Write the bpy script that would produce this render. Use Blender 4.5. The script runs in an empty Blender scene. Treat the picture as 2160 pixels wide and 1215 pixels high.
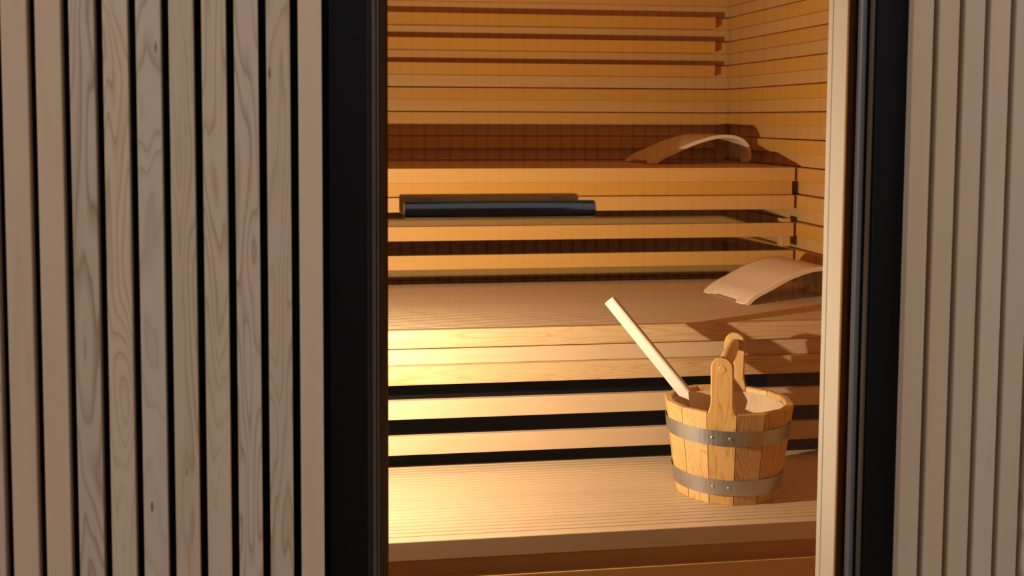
import bpy, bmesh, math, random
from mathutils import Matrix, Vector
random.seed(7)
S = bpy.context.scene
COL = S.collection

# ------------------------------------------------------------------ camera
W, H = 2160.0, 1215.0
F_PX, CX, CY = 2385.2, 1017.46, 414.24
YAW, PITCH, ROLL = (math.radians(a) for a in (8.7277, 3.9410, -0.2161))
CAM_Z = 1.15
fwd = Vector((math.sin(YAW) * math.cos(PITCH), math.cos(YAW) * math.cos(PITCH), -math.sin(PITCH)))
rgt = Vector((math.cos(YAW), -math.sin(YAW), 0))
dwn = fwd.cross(rgt)
r2 = math.cos(ROLL) * rgt + math.sin(ROLL) * dwn
d2 = -math.sin(ROLL) * rgt + math.cos(ROLL) * dwn
cam = bpy.data.cameras.new('camera')
cam_o = bpy.data.objects.new('camera', cam)
COL.objects.link(cam_o)
m3 = Matrix((r2, -d2, -fwd)).transposed()
cam_o.matrix_world = Matrix.Translation((0, 0, CAM_Z)) @ m3.to_4x4()
cam.sensor_fit = 'HORIZONTAL'
cam.sensor_width = 36.0
cam.lens = F_PX / W * 36.0
cam.shift_x = (W / 2 - CX) / W
cam.shift_y = (CY - H / 2) / W
cam.clip_start = 0.05
cam.dof.use_dof = True
cam.dof.focus_distance = 2.36
cam.dof.aperture_fstop = 5.6
S.camera = cam_o

# ------------------------------------------------------------------ world, exposure
wd = bpy.data.worlds.new('dusk_sky')
S.world = wd
wd.use_nodes = True
bg = wd.node_tree.nodes['Background']
bg.inputs[0].default_value = (0.84, 0.80, 0.80, 1)
bg.inputs[1].default_value = 1.25
S.view_settings.view_transform = 'Standard'
S.view_settings.look = 'None'
S.view_settings.exposure = 0.0
S.view_settings.gamma = 1.0
S.view_settings.use_curve_mapping = False

LAMP_POS = (-0.180, 2.026, 0.797)
LAMP_POWER = 39.0
LAMP_COLOR = (1.0, 0.88, 0.70)

# ------------------------------------------------------------------ materials
def new_mat(name):
    m = bpy.data.materials.new(name)
    m.use_nodes = True
    nt = m.node_tree
    nt.nodes.clear()
    out = nt.nodes.new('ShaderNodeOutputMaterial')
    return m, nt, out

def principled(nt, out, rough=0.5, metal=0.0, col=(0.8, 0.8, 0.8), spec=0.5):
    b = nt.nodes.new('ShaderNodeBsdfPrincipled')
    b.inputs['Base Color'].default_value = (*col, 1)
    b.inputs['Roughness'].default_value = rough
    b.inputs['Metallic'].default_value = metal
    b.inputs['Specular IOR Level'].default_value = spec
    nt.links.new(b.outputs[0], out.inputs[0])
    return b

def math_node(nt, op, a, b=None, c=None):
    n = nt.nodes.new('ShaderNodeMath')
    n.operation = op
    for i, v in enumerate((a, b, c)):
        if v is None:
            continue
        if isinstance(v, (int, float)):
            n.inputs[i].default_value = v
        else:
            nt.links.new(v, n.inputs[i])
    return n.outputs[0]

def wood(name, pale, dark, axis, rings=7.0, across=26.0, along=3.2, contrast=0.55,
         rough=0.55, vary=0.10, spec=0.3, knots=0.0, fibre=0.10):
    """Sawn softwood: contour-like growth rings stretched along the grain axis,
    fine fibres, and a per-piece shift in tone."""
    m, nt, out = new_mat(name)
    b = principled(nt, out, rough, 0, pale, spec)
    L = nt.links.new
    tc = nt.nodes.new('ShaderNodeTexCoord')
    oi = nt.nodes.new('ShaderNodeObjectInfo')
    rnd = oi.outputs['Random']
    comb = nt.nodes.new('ShaderNodeCombineXYZ')
    L(math_node(nt, 'MULTIPLY', rnd, 37.0), comb.inputs[0])
    L(math_node(nt, 'MULTIPLY', rnd, 53.0), comb.inputs[1])
    L(math_node(nt, 'MULTIPLY', rnd, 71.0), comb.inputs[2])

    def coords(ac, al):
        mp = nt.nodes.new('ShaderNodeMapping')
        L(tc.outputs['Object'], mp.inputs[0])
        sc = [ac, ac, ac]
        sc['xyz'.index(axis)] = al
        mp.inputs['Scale'].default_value = sc
        ad = nt.nodes.new('ShaderNodeVectorMath')
        ad.operation = 'ADD'
        L(mp.outputs[0], ad.inputs[0])
        L(comb.outputs[0], ad.inputs[1])
        return ad.outputs[0]

    def noise(vec, scale, detail, distort=0.0, rough_=0.5):
        n = nt.nodes.new('ShaderNodeTexNoise')
        n.inputs['Scale'].default_value = scale
        n.inputs['Detail'].default_value = detail
        n.inputs['Roughness'].default_value = rough_
        n.inputs['Distortion'].default_value = distort
        L(vec, n.inputs['Vector'])
        return n.outputs['Fac']

    big = noise(coords(across, along), 1.0, 1.5, 0.35)
    # number of rings changes from piece to piece, so some boards are nearly plain
    k = math_node(nt, 'MULTIPLY_ADD', rnd, rings * 0.9, rings * 0.55)
    v = math_node(nt, 'MULTIPLY', big, k)
    fr = math_node(nt, 'FRACT', v)
    ramp = nt.nodes.new('ShaderNodeValToRGB')
    cr = ramp.color_ramp
    cr.elements[0].position = 0.0
    cr.elements[0].color = (0.15, 0.15, 0.15, 1)
    cr.elements[1].position = 1.0
    cr.elements[1].color = (0.25, 0.25, 0.25, 1)
    for p, val in ((0.45, 0.0), (0.78, 0.55), (0.90, 1.0)):
        e = cr.elements.new(p)
        e.color = (val, val, val, 1)
    L(fr, ramp.inputs[0])
    soft = noise(coords(across * 0.7, along * 0.6), 1.0, 1.0)
    amt = math_node(nt, 'MULTIPLY', ramp.outputs[0], math_node(nt, 'MULTIPLY_ADD', soft, 1.5, -0.25))
    amt = math_node(nt, 'MULTIPLY', amt, contrast)
    fib = noise(coords(600.0, 14.0), 1.0, 2.0)
    fib2 = noise(coords(110.0, 2.5), 1.0, 2.0)
    mixc = nt.nodes.new('ShaderNodeMix')
    mixc.data_type = 'RGBA'
    mixc.inputs[6].default_value = (*pale, 1)
    mixc.inputs[7].default_value = (*dark, 1)
    f = math_node(nt, 'ADD', amt, math_node(nt, 'MULTIPLY_ADD', fib2, fibre * 2.0, -fibre))
    mixc.clamp_factor = True
    L(f, mixc.inputs[0])
    col = mixc.outputs[2]
    if knots > 0:
        vo = nt.nodes.new('ShaderNodeTexVoronoi')
        vo.inputs['Scale'].default_value = 1.0
        L(coords(22.0, 6.0), vo.inputs['Vector'])
        kr = nt.nodes.new('ShaderNodeMapRange')
        kr.inputs[1].default_value = 0.030
        kr.inputs[2].default_value = 0.060
        kr.inputs[3].default_value = 0.9
        kr.inputs[4].default_value = 0.0
        L(vo.outputs['Distance'], kr.inputs[0])
        mk = nt.nodes.new('ShaderNodeMix')
        mk.data_type = 'RGBA'
        L(math_node(nt, 'MULTIPLY', kr.outputs[0], knots), mk.inputs[0])
        L(col, mk.inputs[6])
        mk.inputs[7].default_value = (dark[0] * 0.25, dark[1] * 0.2, dark[2] * 0.15, 1)
        col = mk.outputs[2]
    hsv = nt.nodes.new('ShaderNodeHueSaturation')
    L(col, hsv.inputs['Color'])
    L(math_node(nt, 'MULTIPLY_ADD', rnd, vary * 2, 1 - vary), hsv.inputs['Value'])
    L(math_node(nt, 'MULTIPLY_ADD', math_node(nt, 'FRACT', math_node(nt, 'MULTIPLY', rnd, 7.31)), vary * 2, 1 - vary), hsv.inputs['Saturation'])
    L(hsv.outputs[0], b.inputs['Base Color'])
    bump = nt.nodes.new('ShaderNodeBump')
    bump.inputs['Strength'].default_value = 0.12
    bump.inputs['Distance'].default_value = 0.0006
    L(math_node(nt, 'ADD', fib, amt), bump.inputs['Height'])
    L(bump.outputs[0], b.inputs['Normal'])
    return m

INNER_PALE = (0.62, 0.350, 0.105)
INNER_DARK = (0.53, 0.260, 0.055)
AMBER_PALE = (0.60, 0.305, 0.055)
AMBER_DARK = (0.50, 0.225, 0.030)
M = {}
for ax in 'xyz':
    M['pale_' + ax] = wood('pale_sauna_wood_' + ax, INNER_PALE, INNER_DARK, ax, rings=9, across=20, along=1.6, contrast=0.35, rough=0.5, vary=0.03)
    M['amber_' + ax] = wood('amber_sauna_wood_' + ax, AMBER_PALE, AMBER_DARK, ax, rings=8, across=20, along=1.6, contrast=0.35, rough=0.5, vary=0.03)
M['lit_bench_x'] = wood('lamp_paled_bench_wood', (0.64, 0.46, 0.28), (0.53, 0.34, 0.16), 'x', rings=8, across=20, along=1.4, contrast=0.35, rough=0.5, vary=0.03)  # sauna wood with the nearby lamp's brightening put into its colour
M['grain_x'] = wood('figured_bench_wood', (0.64, 0.45, 0.24), (0.48, 0.25, 0.065), 'x', rings=18, across=26, along=2.2, contrast=1.2, rough=0.5, vary=0.02)  # figured grain on the same lamp-paled base
M['slat_z'] = wood('facade_slat_wood', (0.55, 0.42, 0.30), (0.31, 0.19, 0.095), 'z', rings=15, across=22, along=2.4, contrast=1.2, rough=0.65, vary=0.07, knots=0.8)
M['plain_z'] = wood('facade_plain_slat_wood', (0.55, 0.40, 0.27), (0.42, 0.28, 0.17), 'z', rings=3, across=20, along=1.2, contrast=0.35, rough=0.65, vary=0.07)
M['fence_z'] = wood('fence_wood', (0.20, 0.15, 0.11), (0.13, 0.09, 0.06), 'z', rings=6, across=20, along=2.0, contrast=0.5, rough=0.7, vary=0.1)
M['stave'] = wood('bucket_stave_wood', (0.70, 0.425, 0.15), (0.46, 0.20, 0.04), 'z', rings=14, across=34, along=0.9, contrast=1.2, rough=0.42, vary=0.07, spec=0.45)
M['aspen'] = wood('bent_aspen_ply', (0.80, 0.62, 0.42), (0.72, 0.51, 0.31), 'x', rings=4, across=12, along=1.2, contrast=0.25, rough=0.5, vary=0.02)
M['stick'] = wood('ladle_stick_wood', (0.70, 0.64, 0.54), (0.64, 0.54, 0.40), 'x', rings=4, across=16, along=1.0, contrast=0.25, rough=0.5, vary=0.02)
M['jamb'] = wood('jamb_wood', (0.58, 0.53, 0.45), (0.52, 0.44, 0.34), 'z', rings=3, across=14, along=0.8, contrast=0.3, rough=0.5, vary=0.02)
M['handle_wood'] = wood('handle_wood', (0.74, 0.43, 0.11), (0.6, 0.3, 0.06), 'x', rings=5, across=18, along=1.4, contrast=0.4, rough=0.5, vary=0.02)
M['grip_wood'] = wood('grip_wood', (0.72, 0.50, 0.24), (0.6, 0.36, 0.13), 'y', rings=5, across=30, along=1.5, contrast=0.4, rough=0.45, vary=0.02)
M['cup'] = wood('ladle_cup_wood', (0.70, 0.45, 0.20), (0.5, 0.27, 0.09), 'z', rings=6, across=20, along=2.0, contrast=0.5, rough=0.5, vary=0.02)

def plain(name, col, rough, metal=0.0, spec=0.5, noise_amt=0.0):
    m, nt, out = new_mat(name)
    b = principled(nt, out, rough, metal, col, spec)
    tc = nt.nodes.new('ShaderNodeTexCoord')
    n = nt.nodes.new('ShaderNodeTexNoise')
    n.inputs['Scale'].default_value = 90
    n.inputs['Detail'].default_value = 3
    nt.links.new(tc.outputs['Object'], n.inputs['Vector'])
    mr = nt.nodes.new('ShaderNodeMapRange')
    mr.inputs[3].default_value = max(0.02, rough - 0.06)
    mr.inputs[4].default_value = min(1, rough + 0.06)
    nt.links.new(n.outputs['Fac'], mr.inputs[0])
    nt.links.new(mr.outputs[0], b.inputs['Roughness'])
    return m

M['black'] = plain('black_powder_coat', (0.004, 0.004, 0.0045), 0.5, 0, 0.15)
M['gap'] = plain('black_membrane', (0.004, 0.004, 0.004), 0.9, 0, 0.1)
M['handle'] = plain('black_handle_metal', (0.006, 0.006, 0.0065), 0.22, 0, 0.6)
M['seal'] = plain('grey_aluminium', (0.26, 0.24, 0.23), 0.4, 0.3)
M['dim_seal'] = plain('dark_anodised_aluminium', (0.12, 0.085, 0.055), 0.45, 0.2)
M['jamb_brown'] = plain('jamb_face_brown', (0.26, 0.095, 0.010), 0.6, 0, 0.3)
M['ground'] = plain('dark_paving', (0.17, 0.11, 0.06), 0.85)
M['liner'] = wood('varnished_inside', (0.74, 0.57, 0.37), (0.56, 0.36, 0.17), 'z', rings=16, across=34, along=0.8, contrast=0.9, rough=0.2, vary=0.02, spec=0.7)
M['lamp_white'] = plain('lamp_housing', (0.7, 0.7, 0.68), 0.5)

def steel():
    m, nt, out = new_mat('brushed_steel_hoop')
    b = principled(nt, out, 0.38, 1.0, (0.52, 0.54, 0.57))
    tc = nt.nodes.new('ShaderNodeTexCoord')
    mp = nt.nodes.new('ShaderNodeMapping')
    mp.inputs['Scale'].default_value = (260, 260, 8)
    n = nt.nodes.new('ShaderNodeTexNoise')
    n.inputs['Scale'].default_value = 1
    nt.links.new(tc.outputs['Object'], mp.inputs[0])
    nt.links.new(mp.outputs[0], n.inputs['Vector'])
    mr = nt.nodes.new('ShaderNodeMapRange')
    mr.inputs[3].default_value = 0.30
    mr.inputs[4].default_value = 0.55
    nt.links.new(n.outputs['Fac'], mr.inputs[0])
    nt.links.new(mr.outputs[0], b.inputs['Roughness'])
    return m
M['steel'] = steel()
M['rivet'] = plain('steel_rivet', (0.72, 0.70, 0.66), 0.22, 1.0)

def glass():
    m, nt, out = new_mat('door_glass')
    tr = nt.nodes.new('ShaderNodeBsdfTransparent')
    tr.inputs[0].default_value = (0.78, 0.75, 0.71, 1)
    gl = nt.nodes.new('ShaderNodeBsdfGlossy')
    gl.inputs['Roughness'].default_value = 0.0
    fr = nt.nodes.new('ShaderNodeFresnel')
    fr.inputs[0].default_value = 1.5
    mx = nt.nodes.new('ShaderNodeMixShader')
    nt.links.new(fr.outputs[0], mx.inputs[0])
    nt.links.new(tr.outputs[0], mx.inputs[1])
    nt.links.new(gl.outputs[0], mx.inputs[2])
    nt.links.new(mx.outputs[0], out.inputs[0])
    return m
M['glass'] = glass()

def emission(name, col, strength):
    m, nt, out = new_mat(name)
    e = nt.nodes.new('ShaderNodeEmission')
    e.inputs[0].default_value = (*col, 1)
    e.inputs[1].default_value = strength
    nt.links.new(e.outputs[0], out.inputs[0])
    return m
M['lens'] = emission('lamp_lens', LAMP_COLOR, 60)

# ------------------------------------------------------------------ mesh helpers
def link(name, me, mats, parent=None, loc=(0, 0, 0)):
    o = bpy.data.objects.new(name, me)
    COL.objects.link(o)
    o.location = loc
    if parent is not None:
        o.parent = parent
    if mats is not None and not me.materials:
        for mt in (mats if isinstance(mats, (list, tuple)) else [mats]):
            me.materials.append(M[mt])
    return o

def bm_to_mesh(bm, name, smooth=False):
    bmesh.ops.recalc_face_normals(bm, faces=bm.faces[:])
    me = bpy.data.meshes.new(name)
    bm.to_mesh(me)
    bm.free()
    if smooth:
        for p in me.polygons:
            p.use_smooth = True
    return me

def box(name, x0, x1, y0, y1, z0, z1, mat, parent=None, bevel=0.0012, seg=1):
    bm = bmesh.new()
    bmesh.ops.create_cube(bm, size=1.0)
    sx, sy, sz = x1 - x0, y1 - y0, z1 - z0
    for v in bm.verts:
        v.co = Vector((v.co.x * sx, v.co.y * sy, v.co.z * sz))
    if bevel > 0:
        bmesh.ops.bevel(bm, geom=bm.edges[:], offset=min(bevel, sx * .3, sy * .3, sz * .3), segments=seg, affect='EDGES', profile=0.5)
    me = bm_to_mesh(bm, name)
    return link(name, me, mat, parent, ((x0 + x1) / 2, (y0 + y1) / 2, (z0 + z1) / 2))

def prism(name, pts, length, axis, flip=False, face_mat=None):
    """Profile polygon pts [(a, z)] extruded along axis, centred; a is world Y (axis x) or world X (axis y)."""
    bm = bmesh.new()
    rings = []
    for s in (-length / 2, length / 2):
        ring = []
        for a, z in pts:
            co = (s, a, z) if axis == 'x' else (a, s, z)
            ring.append(bm.verts.new(co))
        rings.append(ring)
    n = len(pts)
    faces = []
    for i in range(n):
        j = (i + 1) % n
        f = bm.faces.new((rings[0][i], rings[0][j], rings[1][j], rings[1][i]))
        if face_mat:
            f.material_index = face_mat[i]
    bm.faces.new(rings[0])
    bm.faces.new(list(reversed(rings[1])))
    return bm_to_mesh(bm, name)

def tube(name, p0, p1, radii, mat, parent=None, seg=24, cap_round=0.0):
    """Turned bar from p0 to p1; radii is a list of (t, r)."""
    p0, p1 = Vector(p0), Vector(p1)
    mid = (p0 + p1) / 2
    d = (p1 - p0)
    ln = d.length
    q = Vector((0, 0, 1)).rotation_difference(d.normalized())
    bm = bmesh.new()
    rows = []
    for t, r in radii:
        rows.append([bm.verts.new(q @ Vector((r * math.cos(a), r * math.sin(a), (t - 0.5) * ln)))
                     for a in [2 * math.pi * i / seg for i in range(seg)]])
    for a, b in zip(rows, rows[1:]):
        for i in range(seg):
            f = bm.faces.new((a[i], a[(i + 1) % seg], b[(i + 1) % seg], b[i]))
            f.smooth = True
    bm.faces.new(rows[0])
    bm.faces.new(rows[-1])
    me = bm_to_mesh(bm, name)
    return link(name, me, mat, parent, mid)

def empty(name, loc=(0, 0, 0)):
    o = bpy.data.objects.new(name, None)
    COL.objects.link(o)
    o.location = loc
    o.empty_display_size = 0.05
    return o

def tag(o, label, cat=None, group=None, kind=None):
    o['label'] = label
    if cat:
        o['category'] = cat
    if group:
        o['group'] = group
    if kind:
        o['kind'] = kind
    return o

def struct(o, label=None):
    o['kind'] = 'structure'
    if label:
        o['label'] = label
    return o

def parent_keep(o, p):
    o.parent = p
    o.matrix_parent_inverse = Matrix.Translation(p.location).inverted()

# ------------------------------------------------------------------ dimensions
MOD = 0.0800                      # cladding and slat module
ZU = CAM_Z - 0.1384               # upper bench top
ZM = CAM_Z - 0.4667               # middle bench top
ZL = CAM_Z - 0.7870               # lower bench top
YU, YM, YL = 3.104, 2.460, 2.052  # bench fronts
YW = 3.700                        # back wall, proud faces
XR = 1.405                        # right wall, proud faces
XL = -0.230                       # left wall, proud faces
YI = 1.724                        # inner face of the front wall
REC = 0.018                       # recess of the board profile
ZB = ZU - 12 * MOD                # lowest board seam
NB = 26
ZC = ZB + NB * MOD                # ceiling

# ------------------------------------------------------------------ setting: ground, floor, ceiling
struct(box('floor', XL - 0.05, XR + 0.06, 1.60, YW + 0.06, -0.03, 0.02, 'pale_x'), 'wooden floor inside the sauna')
struct(box('ceiling', XL - 0.05, XR + 0.06, 1.62, YW + 0.06, ZC, ZC + 0.05, 'pale_x'), 'wooden ceiling inside the sauna')
struct(box('ground', -6, 7, -5, 6, -0.12, -0.035, 'ground', bevel=0), 'dark paved ground outside the sauna')

# ------------------------------------------------------------------ setting: clad walls
def clad(wall, length, axis, origin, sign):
    """Boards with a recessed lower half and a proud upper half; sign points from the wall into the room."""
    h = MOD / 2
    c = 0.0014
    g = 0.0011
    th = 0.013
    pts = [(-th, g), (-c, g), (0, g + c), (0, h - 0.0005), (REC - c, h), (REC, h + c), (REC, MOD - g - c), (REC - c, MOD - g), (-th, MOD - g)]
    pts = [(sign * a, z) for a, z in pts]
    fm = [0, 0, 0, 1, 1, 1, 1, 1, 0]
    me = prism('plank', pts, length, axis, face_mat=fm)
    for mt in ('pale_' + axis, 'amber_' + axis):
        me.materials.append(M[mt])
    for k in range(NB):
        o = link('plank', me, None, None, (origin[0], origin[1], ZB + k * MOD))
        parent_keep(o, wall)

wb = struct(box('wall_back', XL - 0.05, XR + 0.06, YW + 0.032, YW + 0.06, 0.02, ZC, 'amber_x', bevel=0), 'back wall clad in horizontal profiled boards')
clad(wb, XR + 0.03 - (XL - 0.03), 'x', ((XR + XL) / 2, YW + REC), -1)
wr = struct(box('wall_right', XR + 0.032, XR + 0.06, YI, YW + 0.032, 0.02, ZC, 'amber_y', bevel=0), 'right wall clad in horizontal profiled boards')
clad(wr, YW - YI - 0.002, 'y', (XR + REC, (YW + YI) / 2), -1)
wl = struct(box('wall_left', XL - 0.05, XL - 0.032, YI, YW + 0.032, 0.02, ZC, 'amber_y', bevel=0), 'left wall clad in horizontal profiled boards')
clad(wl, YW - YI - 0.002, 'y', (XL - REC, (YW + YI) / 2), 1)

# ------------------------------------------------------------------ setting: facade
ZF0, ZF1 = 0.0, 2.30
fl = struct(box('wall_front_left', -1.32, 0.0265, 1.612, 1.655, ZF0, ZF1, 'gap', bevel=0), 'outer wall of vertical slats to the left of the door')
fr_ = struct(box('wall_front_right', 0.898, 2.15, 1.612, 1.655, ZF0, ZF1, 'gap', bevel=0), 'outer wall of vertical slats to the right of the door')
struct(box('wall_front_inner_left', XL - 0.05, 0.066, 1.660, YI - 0.002, 0.02, ZC, 'pale_x', bevel=0), 'inner face of the front wall left of the door')
struct(box('wall_front_inner_right', 0.874, XR + 0.06, 1.660, YI - 0.002, 0.02, ZC, 'pale_x', bevel=0), 'inner face of the front wall right of the door')
struct(box('wall_front_header', 0.0, 0.93, 1.607, 1.72, 2.12, ZF1, 'black', bevel=0.002), 'black header above the glass door')

def slat_mesh(w, t, h, mat):
    bm = bmesh.new()
    bmesh.ops.create_cube(bm, size=1.0)
    for v in bm.verts:
        v.co = Vector((v.co.x * w, v.co.y * t, v.co.z * h))
    ed = [e for e in bm.edges if abs(e.verts[0].co.z - e.verts[1].co.z) > 0.1]
    bmesh.ops.bevel(bm, geom=ed, offset=0.0016, segments=2, affect='EDGES', profile=0.5)
    me = bm_to_mesh(bm, 'slat')
    me.materials.append(M[mat])
    return me

SL_W, SL_T = 0.0322, 0.026
sm_f = slat_mesh(SL_W, SL_T, ZF1 - ZF0, 'slat_z')
sm_p = slat_mesh(SL_W, SL_T, ZF1 - ZF0, 'plain_z')
plain_left = {0, 8, 9, 12, 15, 19, 20, 26}
for k in range(30):
    xl = -0.0140 - 0.0431 * k
    o = link('slat', sm_p if k in plain_left else sm_f, None, None, (xl + SL_W / 2, 1.585 + SL_T / 2, (ZF0 + ZF1) / 2))
    parent_keep(o, fl)
for k in range(30):
    xl = 0.8942 + 0.0418 * k
    o = link('slat', sm_p if k % 6 != 5 else sm_f, None, None, (xl + SL_W / 2, 1.585 + SL_T / 2, (ZF0 + ZF1) / 2))
    parent_keep(o, fr_)

# fence across the yard, seen only as the faint stripes mirrored in the door glass
fn = struct(box('wall_opposite', -4.0, 5.0, -2.66, -2.62, -0.03, 2.5, 'gap', bevel=0), 'dark slatted fence across the yard, mirrored in the door glass')
fme = slat_mesh(0.048, 0.025, 2.5, 'fence_z')
for k in range(100):
    o = link('slat', fme, None, None, (-2.6 + 0.066 * k, -2.6, 1.22))
    parent_keep(o, fn)

# ------------------------------------------------------------------ setting: door frame and glass door
D0, D1 = 0.02, 2.12
f1 = struct(box('trim_1', 0.0275, 0.0815, 1.600, 1.657, D0, D1, 'black', bevel=0.0015), 'black steel door post on the left')
b1 = box('glazing_bead', 0.0880, 0.0945, 1.633, 1.641, D0, D1, 'dim_seal', bevel=0.003, seg=3); parent_keep(b1, f1)
b1b = box('glazing_bead', 0.0965, 0.0995, 1.637, 1.641, D0, D1, 'dim_seal', bevel=0.001, seg=2); parent_keep(b1b, f1)
f2 = struct(box('trim_2', 0.8450, 0.8970, 1.600, 1.657, D0, D1, 'black', bevel=0.0015), 'black steel door post on the right')
b2 = box('glazing_bead', 0.8325, 0.8440, 1.628, 1.640, D0, D1, 'seal', bevel=0.004, seg=3); parent_keep(b2, f2)
b3 = box('glazing_bead', 0.8400, 0.8445, 1.606, 1.616, D0, D1, 'dim_seal', bevel=0.002, seg=2); parent_keep(b3, f2)
struct(box('trim_3', 0.068, 0.1140, 1.660, YI, D0, D1, 'jamb', bevel=0.001), 'wooden door jamb on the left behind the glass')
j2 = struct(box('trim_4', 0.8260, 0.8720, 1.660, 1.7075, D0, D1, 'jamb', bevel=0.001), 'pale wooden door jamb on the right behind the glass')
j2s = box('jamb_strip', 0.8255, 0.8720, 1.7087, YI, D0, D1, 'jamb', bevel=0.001); parent_keep(j2s, j2)

sl1 = box('jamb_face_strip', 0.0995, 0.1142, 1.6545, 1.6597, D0, D1, 'jamb_brown', bevel=0.0008); parent_keep(sl1, f1)  # plain brown strip in front of each jamb face
sl2 = box('jamb_face_strip', 0.8258, 0.8410, 1.6545, 1.6597, D0, D1, 'jamb_brown', bevel=0.0008); parent_keep(sl2, f2)
dr = empty('door_1', (0.455, 1.649, 0.03))
struct(dr, 'clear glass sauna door with black bar handle outside and wooden bar inside')
pane = box('glass_pane', 0.084, 0.850, 1.645, 1.653, 0.03, 2.115, 'glass', bevel=0); parent_keep(pane, dr)
HZ = CAM_Z - 0.1300
hb = tube('outer_handle', (0.1332, 1.600, HZ), (0.4105, 1.600, HZ),
          [(0, 0.0112), (0.004, 0.0123), (0.996, 0.0123), (1, 0.0112)], 'handle', None, 40)
parent_keep(hb, dr); hb['label'] = 'black metal bar handle on the outside of the glass'
for x in (0.175, 0.368):
    s = tube('standoff', (x, 1.606, HZ), (x, 1.646, HZ), [(0, 0.006), (1, 0.006)], 'handle', None, 16)
    s.parent = hb
    s.matrix_parent_inverse = Matrix.Translation(hb.location).inverted() @ Matrix.Identity(4)
    s.matrix_parent_inverse = (Matrix.Translation(dr.location) @ Matrix.Translation(dr.location).inverted() @ Matrix.Translation(hb.location)).inverted()
wh = box('inner_handle', 0.1335, 0.4062, 1.676, 1.700, CAM_Z - 0.1425, CAM_Z - 0.1140, 'handle_wood', None, 0.004, 3)
parent_keep(wh, dr); wh['label'] = 'wooden bar handle on the inside of the glass'
for x in (0.175, 0.368):
    s = tube('standoff', (x, 1.652, CAM_Z - 0.128), (x, 1.678, CAM_Z - 0.128), [(0, 0.008), (1, 0.008)], 'seal', None, 16)
    s.parent = wh
    s.matrix_parent_inverse = Matrix.Translation(wh.location).inverted()

# ------------------------------------------------------------------ benches
def ribbed(name, length, width, ribs, th=0.020, groove=0.0034, depth=0.0060):
    """Plank with lengthwise ribs on its upper face."""
    p = width / ribs
    pts = [(0.0008, -th), (0.0008, -depth)]
    for r in range(ribs):
        a = r * p
        pts += [(a + groove * 0.45, -depth), (a + groove * 0.9, -0.0007), (a + groove * 1.3, 0), (a + p - groove * 0.5, 0), (a + p - groove * 0.15, -0.0007), (a + p - 0.0001, -depth)]
    pts[-1] = (width - 0.0008, -depth)
    pts.append((width - 0.0008, -th))
    clean = [pts[0]]
    for q in pts[1:]:
        if (abs(q[0] - clean[-1][0]) + abs(q[1] - clean[-1][1])) > 1e-5:
            clean.append(q)
    clean = [(a - width / 2, z) for a, z in clean]
    return prism(name, clean, length, 'x')

def bench(name, label, yf, yb, zt, rail_h, slat_tops, slat_h, boards, ribs, blocks, figured=(), wd='pale_x', wf='amber_x', panel=False, wr=None):
    e = empty(name, ((XL + XR) / 2, yf, zt - 0.3))
    tag(e, label, 'bench')
    x0, x1 = XL + 0.004, XR - 0.010
    parts = []
    rail = 0.026
    parts.append(box('front_rail', x0, x1, yf, yf + rail, zt - rail_h, zt, 'grain_x' if 'rail' in figured else wd, None, 0.0014, 2))
    w = (yb - yf - rail - 0.001) / boards
    me = ribbed('seat_board', x1 - x0, w, ribs)
    me.materials.append(M[wd])
    for k in range(boards):
        parts.append(link('seat_board', me, None, None, ((x0 + x1) / 2, yf + rail + 0.001 + w * (k + 0.5), zt)))
    parts.append(box('fascia', x0, x1, yf + REC, yf + REC + 0.018, zt - MOD - 0.001, zt - rail_h - 0.0008, wf, None, 0.0008))
    for i, t in enumerate(slat_tops):
        parts.append(box('slat', x0, x1, yf, yf + 0.018, zt - t - slat_h, zt - t, 'grain_x' if ('slat' in figured and i == 0) else (wr or wd), None, 0.0015, 2))
    for bx0, bx1, bz0, bz1 in blocks:
        parts.append(box('spacer_block', bx0, bx1, yf + 0.0185, yf + 0.050, zt - bz1, zt - bz0, 'pale_z', None, 0.001))
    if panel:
        parts.append(box('added_shade_panel', x0, 1.08, yf + 0.075, yf + 0.081, 0.03, zt - 0.07, 'gap', None, 0))  # added black sheet, stands in for the shade between the slats
    for bx in (x0 + 0.03, 0.70):
        parts.append(box('bearer', bx, bx + 0.04, yf + 0.085, yb - 0.02, zt - 0.066, zt - 0.0205, 'amber_y', None, 0.001))
    for p in parts:
        parent_keep(p, e)
    return e

bench('upper_bench', 'topmost wooden sauna bench carrying the arched headrest against the back wall',
      YU, YW - 0.001, ZU, 0.0400, (0.0808, 0.1610, 0.2415), 0.0403, 8, 4, ((1.366, 1.393, 0.150, 0.232),))
bench('middle_bench', 'middle wooden sauna bench level with the end of the ladle stick',
      YM, YU + 0.050, ZM, 0.0405, (0.0808, 0.1575, 0.2380), 0.0420, 9, 5, ((1.366, 1.393, 0.10, 0.29),), figured=('rail', 'slat'), wd='lit_bench_x', wf='lit_bench_x', panel=True)
bench('lower_bench', 'lowest ribbed wooden sauna bench on which the bucket stands',
      YL, YM + 0.055, ZL, 0.0365, (0.0735, 0.1560, 0.2360), 0.0403, 6, 4, (), wd='lit_bench_x', wr='pale_x')

# ------------------------------------------------------------------ backrest laths on the back wall
br = empty('backrest', (0.66, YW, ZU + 4 * MOD))
tag(br, 'three horizontal wooden backrest laths fixed to the back wall', 'backrest')
for k in (4, 5, 6):
    z1 = ZU + k * MOD - 0.001
    s = box('lath', XL + 0.03, 1.352, YW - 0.040, YW - 0.0002, z1 - 0.0385, z1, 'amber_x', None, 0.001)
    parent_keep(s, br)

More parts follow.
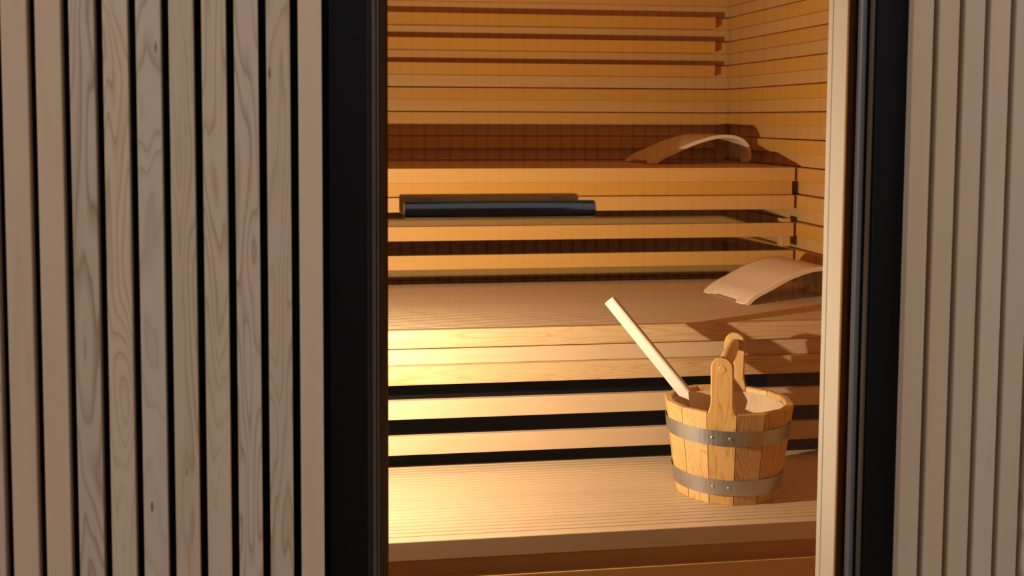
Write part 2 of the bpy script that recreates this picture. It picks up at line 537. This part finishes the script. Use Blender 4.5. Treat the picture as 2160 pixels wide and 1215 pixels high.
# ------------------------------------------------------------------ wall lamp on the left wall, behind the door post
lamp = empty('wall_lamp', (XL, LAMP_POS[1], LAMP_POS[2]))
tag(lamp, 'small round lamp low on the left wall, hidden behind the door post', 'lamp')
hs = tube('housing', (XL + 0.0005, LAMP_POS[1], LAMP_POS[2]), (LAMP_POS[0] - 0.006, LAMP_POS[1], LAMP_POS[2]), [(0, 0.030), (0.85, 0.026), (1, 0.022)], 'lamp_white')
parent_keep(hs, lamp)
ln = tube('lens', (LAMP_POS[0] - 0.006, LAMP_POS[1], LAMP_POS[2]), (LAMP_POS[0] - 0.003, LAMP_POS[1], LAMP_POS[2]), [(0, 0.011), (1, 0.010)], 'lens')
parent_keep(ln, lamp)
ld = bpy.data.lights.new('lamp_light', 'AREA')
ld.shape = 'DISK'
ld.size = 0.018
ld.energy = LAMP_POWER
ld.color = LAMP_COLOR
lo = bpy.data.objects.new('lamp_light', ld)
COL.objects.link(lo)
lo.location = LAMP_POS
lo.rotation_euler = Vector((0.95, 0.66, 0.12)).to_track_quat('-Z', 'Y').to_euler()
parent_keep(lo, lamp)

# ------------------------------------------------------------------ bent headrests
PROFILE = [(0.0, 0.0), (0.034, 0.024), (0.080, 0.043), (0.143, 0.069), (0.207, 0.086), (0.255, 0.090), (0.296, 0.083), (0.324, 0.064), (0.335, 0.042), (0.338, 0.022), (0.334, 0.0)]
def spline(pts, n):
    def cr(p0, p1, p2, p3, t):
        return 0.5 * ((2 * p1) + (-p0 + p2) * t + (2 * p0 - 5 * p1 + 4 * p2 - p3) * t * t + (-p0 + 3 * p1 - 3 * p2 + p3) * t ** 3)
    out = []
    m = len(pts)
    for i in range(m - 1):
        p = [Vector(pts[max(0, min(m - 1, i + d))]) for d in (-1, 0, 1, 2)]
        for k in range(n):
            out.append(cr(*p, k / n))
    out.append(Vector(pts[-1]))
    return out

def headrest_mesh(length, name):
    sc = length / 0.338
    cur = spline([(a * sc, b) for a, b in PROFILE], 4)
    width, th, nw = 0.233, 0.010, 28
    n = len(cur)
    nor = []
    for i in range(n):
        t = cur[min(i + 1, n - 1)] - cur[max(i - 1, 0)]
        t.normalize()
        nor.append(Vector((-t.y, t.x)))
    bm = bmesh.new()
    top, bot = [], []
    for i in range(n):
        tr, br_ = [], []
        for j in range(nw + 1):
            f = j / nw
            y = (f - 0.5) * width
            pt = cur[i].copy()
            # rounded corners and the shallow cut-out in both foot edges
            pad = 0.0
            if 0.20 < f < 0.80:
                pad = 0.016 * min(1.0, (f - 0.20) / 0.04, (0.80 - f) / 0.04)
            cut = 0.0
            edge = min(f, 1 - f)
            if edge < 0.06:
                cut = 0.010 * (1 - edge / 0.06) ** 2
            lift = max(pad, cut)
            if i < 4:
                q = cur[i] + (cur[4] - cur[i]) * min(1.0, lift / (cur[4] - cur[0]).length)
                pt = q
            elif i >= n - 4:
                q = cur[i] + (cur[n - 5] - cur[i]) * min(1.0, lift / (cur[n - 5] - cur[n - 1]).length)
                pt = q
            # the foot edge is thinned so that the sheet sits flat on the bench
            zmin = 0.0005
            a = pt
            b = pt - nor[i] * th
            tr.append(bm.verts.new((a.x, y, max(a.y, zmin) + 0.0002 + (0.008 if i in (0, n - 1) else 0.0) * 0)))
            br_.append(bm.verts.new((b.x, y, max(b.y, zmin))))
        top.append(tr)
        bot.append(br_)
    for i in range(n - 1):
        for j in range(nw):
            f1 = bm.faces.new((top[i][j], top[i + 1][j], top[i + 1][j + 1], top[i][j + 1])); f1.smooth = True
            f2 = bm.faces.new((bot[i][j], bot[i][j + 1], bot[i + 1][j + 1], bot[i + 1][j])); f2.smooth = True
        bm.faces.new((top[i][0], bot[i][0], bot[i + 1][0], top[i + 1][0]))
        bm.faces.new((top[i][nw], top[i + 1][nw], bot[i + 1][nw], bot[i][nw]))
    for j in range(nw):
        bm.faces.new((top[0][j], top[0][j + 1], bot[0][j + 1], bot[0][j]))
        bm.faces.new((top[n - 1][j], bot[n - 1][j], bot[n - 1][j + 1], top[n - 1][j + 1]))
    me = bm_to_mesh(bm, name)
    me.materials.append(M['aspen'])
    return me

def headrest(label, front, yaw, zt, length):
    me = headrest_mesh(length, 'headrest')
    o = link('headrest', me, None)
    u = Vector((math.cos(yaw), math.sin(yaw), 0))
    v = Vector((-math.sin(yaw), math.cos(yaw), 0))
    c = Vector((front[0], front[1], 0)) + v * 0.1165
    o.location = (c.x, c.y, zt + 0.0003)
    o.rotation_euler = (0, 0, yaw)
    tag(o, label, 'headrest', 'bent plywood headrests')
    return o
headrest('arched bent plywood headrest standing on the topmost bench', (1.034, 3.337), math.radians(6.0), ZU, 0.338)
headrest('bent plywood headrest on the middle bench, half hidden by the right jamb', (1.078, 2.684), math.radians(7.0), ZM, 0.300)

# ------------------------------------------------------------------ bucket
BC = Vector((0.878, 2.263, ZL))
AX = math.atan2(-0.240, -0.119)              # direction of the near upright
NST = 14
HB = 0.195
R0, R1 = 0.1070, 0.1320                      # outer apothem at base and rim
TH = 0.0145
bk = empty('bucket', BC)
tag(bk, 'round wooden stave bucket with two steel hoops on the lowest bench', 'bucket')
TILT = (R1 - R0) / HB
def rad(z):
    return R0 + TILT * z

def stave_obj(idx, tall):
    a = AX + idx * 2 * math.pi / NST
    half = math.pi / NST
    u = Vector((math.cos(a), math.sin(a), 0))
    t = Vector((-math.sin(a), math.cos(a), 0))
    gap = 0.0008
    bm = bmesh.new()
    def pt(z, side, r):
        return u * r + t * side + Vector((0, 0, z))
    if not tall:
        prof = [(0.0005, 0), (HB - 0.002, 0), (HB, 0.002)]
        rows = []
        for z, ch in prof:
            ro = rad(z) - ch
            ri = rad(z) - TH + ch
            wo = rad(z) * math.tan(half) - gap
            wi = (rad(z) - TH) * math.tan(half) - gap
            rows.append([bm.verts.new(pt(z, -wo, ro)), bm.verts.new(pt(z, wo, ro)), bm.verts.new(pt(z, wi, ri)), bm.verts.new(pt(z, -wi, ri))])
        for x, y in zip(rows, rows[1:]):
            for i in range(4):
                bm.faces.new((x[i], x[(i + 1) % 4], y[(i + 1) % 4], y[i]))
        bm.faces.new(rows[0]); bm.faces.new(rows[-1])
    else:
        # outline (z, half width) of the long stave with its rounded head
        zt = 0.312
        hw = 0.0225
        out = [(0.0005, None), (HB * 0.5, None), (HB - 0.004, None)]
        for k in range(1, 9):
            s = k / 8
            out.append((HB - 0.004 + 0.034 * s, (1 - s) ** 2.2))
        for k in range(0, 9):
            an = math.pi / 2 * k / 8
            out.append((zt - hw + hw * math.sin(an), ('h', hw * math.cos(an))))
        rows = []
        for z, wv in out:
            full = rad(min(z, HB)) * math.tan(half) - gap
            if wv is None:
                wo = full
            elif isinstance(wv, tuple):
                wo = max(wv[1], 0.0012)
            else:
                wo = hw + (full - hw) * wv
            ro = rad(z)
            wi = min(wo, (rad(min(z, HB)) - TH) * math.tan(half) - gap) if z < HB else wo
            c = 0.0022 if z > HB else 0.0006
            rows.append([bm.verts.new(pt(z, -wo + c, ro)), bm.verts.new(pt(z, wo - c, ro)) , bm.verts.new(pt(z, wo, ro - c)),
                         bm.verts.new(pt(z, wi, ro - TH + c)), bm.verts.new(pt(z, wi - c, ro - TH)), bm.verts.new(pt(z, -wi + c, ro - TH)),
                         bm.verts.new(pt(z, -wi, ro - TH + c)), bm.verts.new(pt(z, -wo, ro - c))])
        for x, y in zip(rows, rows[1:]):
            for i in range(8):
                bm.faces.new((x[i], x[(i + 1) % 8], y[(i + 1) % 8], y[i]))
        bm.faces.new(rows[0]); bm.faces.new(rows[-1])
    nm = 'handle_stave' if tall else 'stave'
    me = bm_to_mesh(bm, nm)
    return link(nm, me, 'stave', bk)

for i in range(NST):
    stave_obj(i, i in (0, NST // 2))

def lathe(name, prof, mat, parent, seg=56, smooth=True):
    bm = bmesh.new()
    rows = [[bm.verts.new((r * math.cos(2 * math.pi * i / seg), r * math.sin(2 * math.pi * i / seg), z)) for i in range(seg)] for r, z in prof]
    for a, b in zip(rows, rows[1:]):
        for i in range(seg):
            f = bm.faces.new((a[i], a[(i + 1) % seg], b[(i + 1) % seg], b[i]))
            f.smooth = smooth
    return bm, rows, seg

# hoops
def hoop(zc, w):
    k = 1 / math.cos(math.pi / NST)
    z0, z1 = zc - w / 2, zc + w / 2
    ra, rb = rad(z0) * k + 0.0002, rad(z1) * k + 0.0002
    t = 0.0011
    bm, rows, seg = lathe('hoop', [(ra, z0), (ra + t, z0), (rb + t, z1), (rb, z1)], 'steel', bk, 84)
    for i in range(seg):
        bm.faces.new((rows[3][i], rows[3][(i + 1) % seg], rows[0][(i + 1) % seg], rows[0][i]))
    for f in bm.faces:
        f.smooth = False
    me = bm_to_mesh(bm, 'hoop')
    h = link('hoop', me, 'steel', bk)
    h['label'] = 'riveted steel hoop'
    for da in (-0.145, 0.135):
        a = AX + da
        r = (ra + rb) / 2 + t
        bm2 = bmesh.new()
        bmesh.ops.create_uvsphere(bm2, u_segments=14, v_segments=8, radius=0.0036)
        for v in bm2.verts:
            v.co.x *= 0.6
        for f in bm2.faces:
            f.smooth = True
        me2 = bm_to_mesh(bm2, 'rivet')
        rv = link('rivet', me2, 'rivet', h, (r * math.cos(a), r * math.sin(a), zc))
        rv.rotation_euler = (0, 0, a)
hoop(HB - 0.0515, 0.0315)
hoop(0.0375, 0.0330)

# varnished inside and bottom
ri0, ri1 = R0 - TH - 0.0004, R1 - TH - 0.0004
bm, rows, seg = lathe('liner', [(0.001, 0.018), (ri0 + TILT * 0.018 - 0.001, 0.018), (ri1 - TILT * 0.010 - 0.0008, HB - 0.010), (ri1 - TILT * 0.010, HB - 0.010), (ri0 + TILT * 0.014, 0.014), (0.001, 0.014)], 'liner', bk)
me = bm_to_mesh(bm, 'liner')
o = link('liner', me, 'liner', bk)
o['label'] = 'pale glossy lining inside the bucket'

# turned grip and its plug
ua = Vector((math.cos(AX), math.sin(AX), 0))
zg = 0.288
rg = rad(zg) - TH / 2
g = tube('grip', tuple(-ua * rg + Vector((0, 0, zg))), tuple(ua * rg + Vector((0, 0, zg))),
         [(0, 0.0105), (0.06, 0.0112), (0.2, 0.0132), (0.5, 0.0148), (0.8, 0.0132), (0.94, 0.0112), (1, 0.0105)], 'grip_wood', bk, 28)
nrm = (ua - Vector((0, 0, TILT))).normalized()
pc = ua * rad(zg) + Vector((0, 0, zg))
pg = tube('plug', tuple(pc - nrm * 0.004), tuple(pc + nrm * 0.0011), [(0, 0.0078), (0.85, 0.0078), (1, 0.0070)], 'stave', bk, 24)

# ------------------------------------------------------------------ ladle
p1 = Vector((0.6515, 2.396, CAM_Z - 0.3965))
p0 = Vector((0.8060, 2.314, CAM_Z - 0.5970))
d = (p1 - p0)
ln_ = d.length
d.normalize()
STICK_TWIST = -38.0
ladle = empty('ladle', p0)
tag(ladle, 'wooden ladle with a pale flat stick leaning out of the bucket', 'ladle')
view = (p0 - Vector((0, 0, CAM_Z))).normalized()
side = d.cross(view).normalized()
face = side.cross(d).normalized()
twist = Matrix.Rotation(math.radians(STICK_TWIST), 3, d)
side, face = twist @ side, twist @ face
rot = Matrix((d, side, face)).transposed()
bm = bmesh.new()
w2, t2 = 0.0148, 0.0075
sec = [(-w2, -t2 + .003), (-w2 + .003, -t2), (w2 - .003, -t2), (w2, -t2 + .003), (w2, t2 - .003), (w2 - .003, t2), (-w2 + .003, t2), (-w2, t2 - .003)]
rows = []
for s, wsc in ((0.0, 1.0), (0.02, 1.0), (ln_ * 0.5, 0.98), (ln_ - 0.002, 0.96), (ln_, 0.88)):
    rr = []
    for a, b in sec:
        sl = 0.0
        if s == 0.0:
            sl = -a * 1.2 - 0.010
        rr.append(bm.verts.new(rot @ Vector((s + sl, a * wsc, b * wsc))))
    rows.append(rr)
for x, y in zip(rows, rows[1:]):
    for i in range(8):
        bm.faces.new((x[i], x[(i + 1) % 8], y[(i + 1) % 8], y[i]))
bm.faces.new(rows[0]); bm.faces.new(rows[-1])
me = bm_to_mesh(bm, 'stick')
st = link('stick', me, 'stick', ladle)
st['label'] = 'pale flat stick'
bm, rows, seg = lathe('cup', [(0.001, 0.0), (0.034, 0.0), (0.040, 0.006), (0.042, 0.050), (0.037, 0.050), (0.035, 0.009), (0.001, 0.007)], 'cup', ladle, 36)
me = bm_to_mesh(bm, 'cup')
cp = link('cup', me, 'cup', ladle, (0.042, -0.012, -0.088))
cp.rotation_euler = (0.0, math.radians(14), 0)
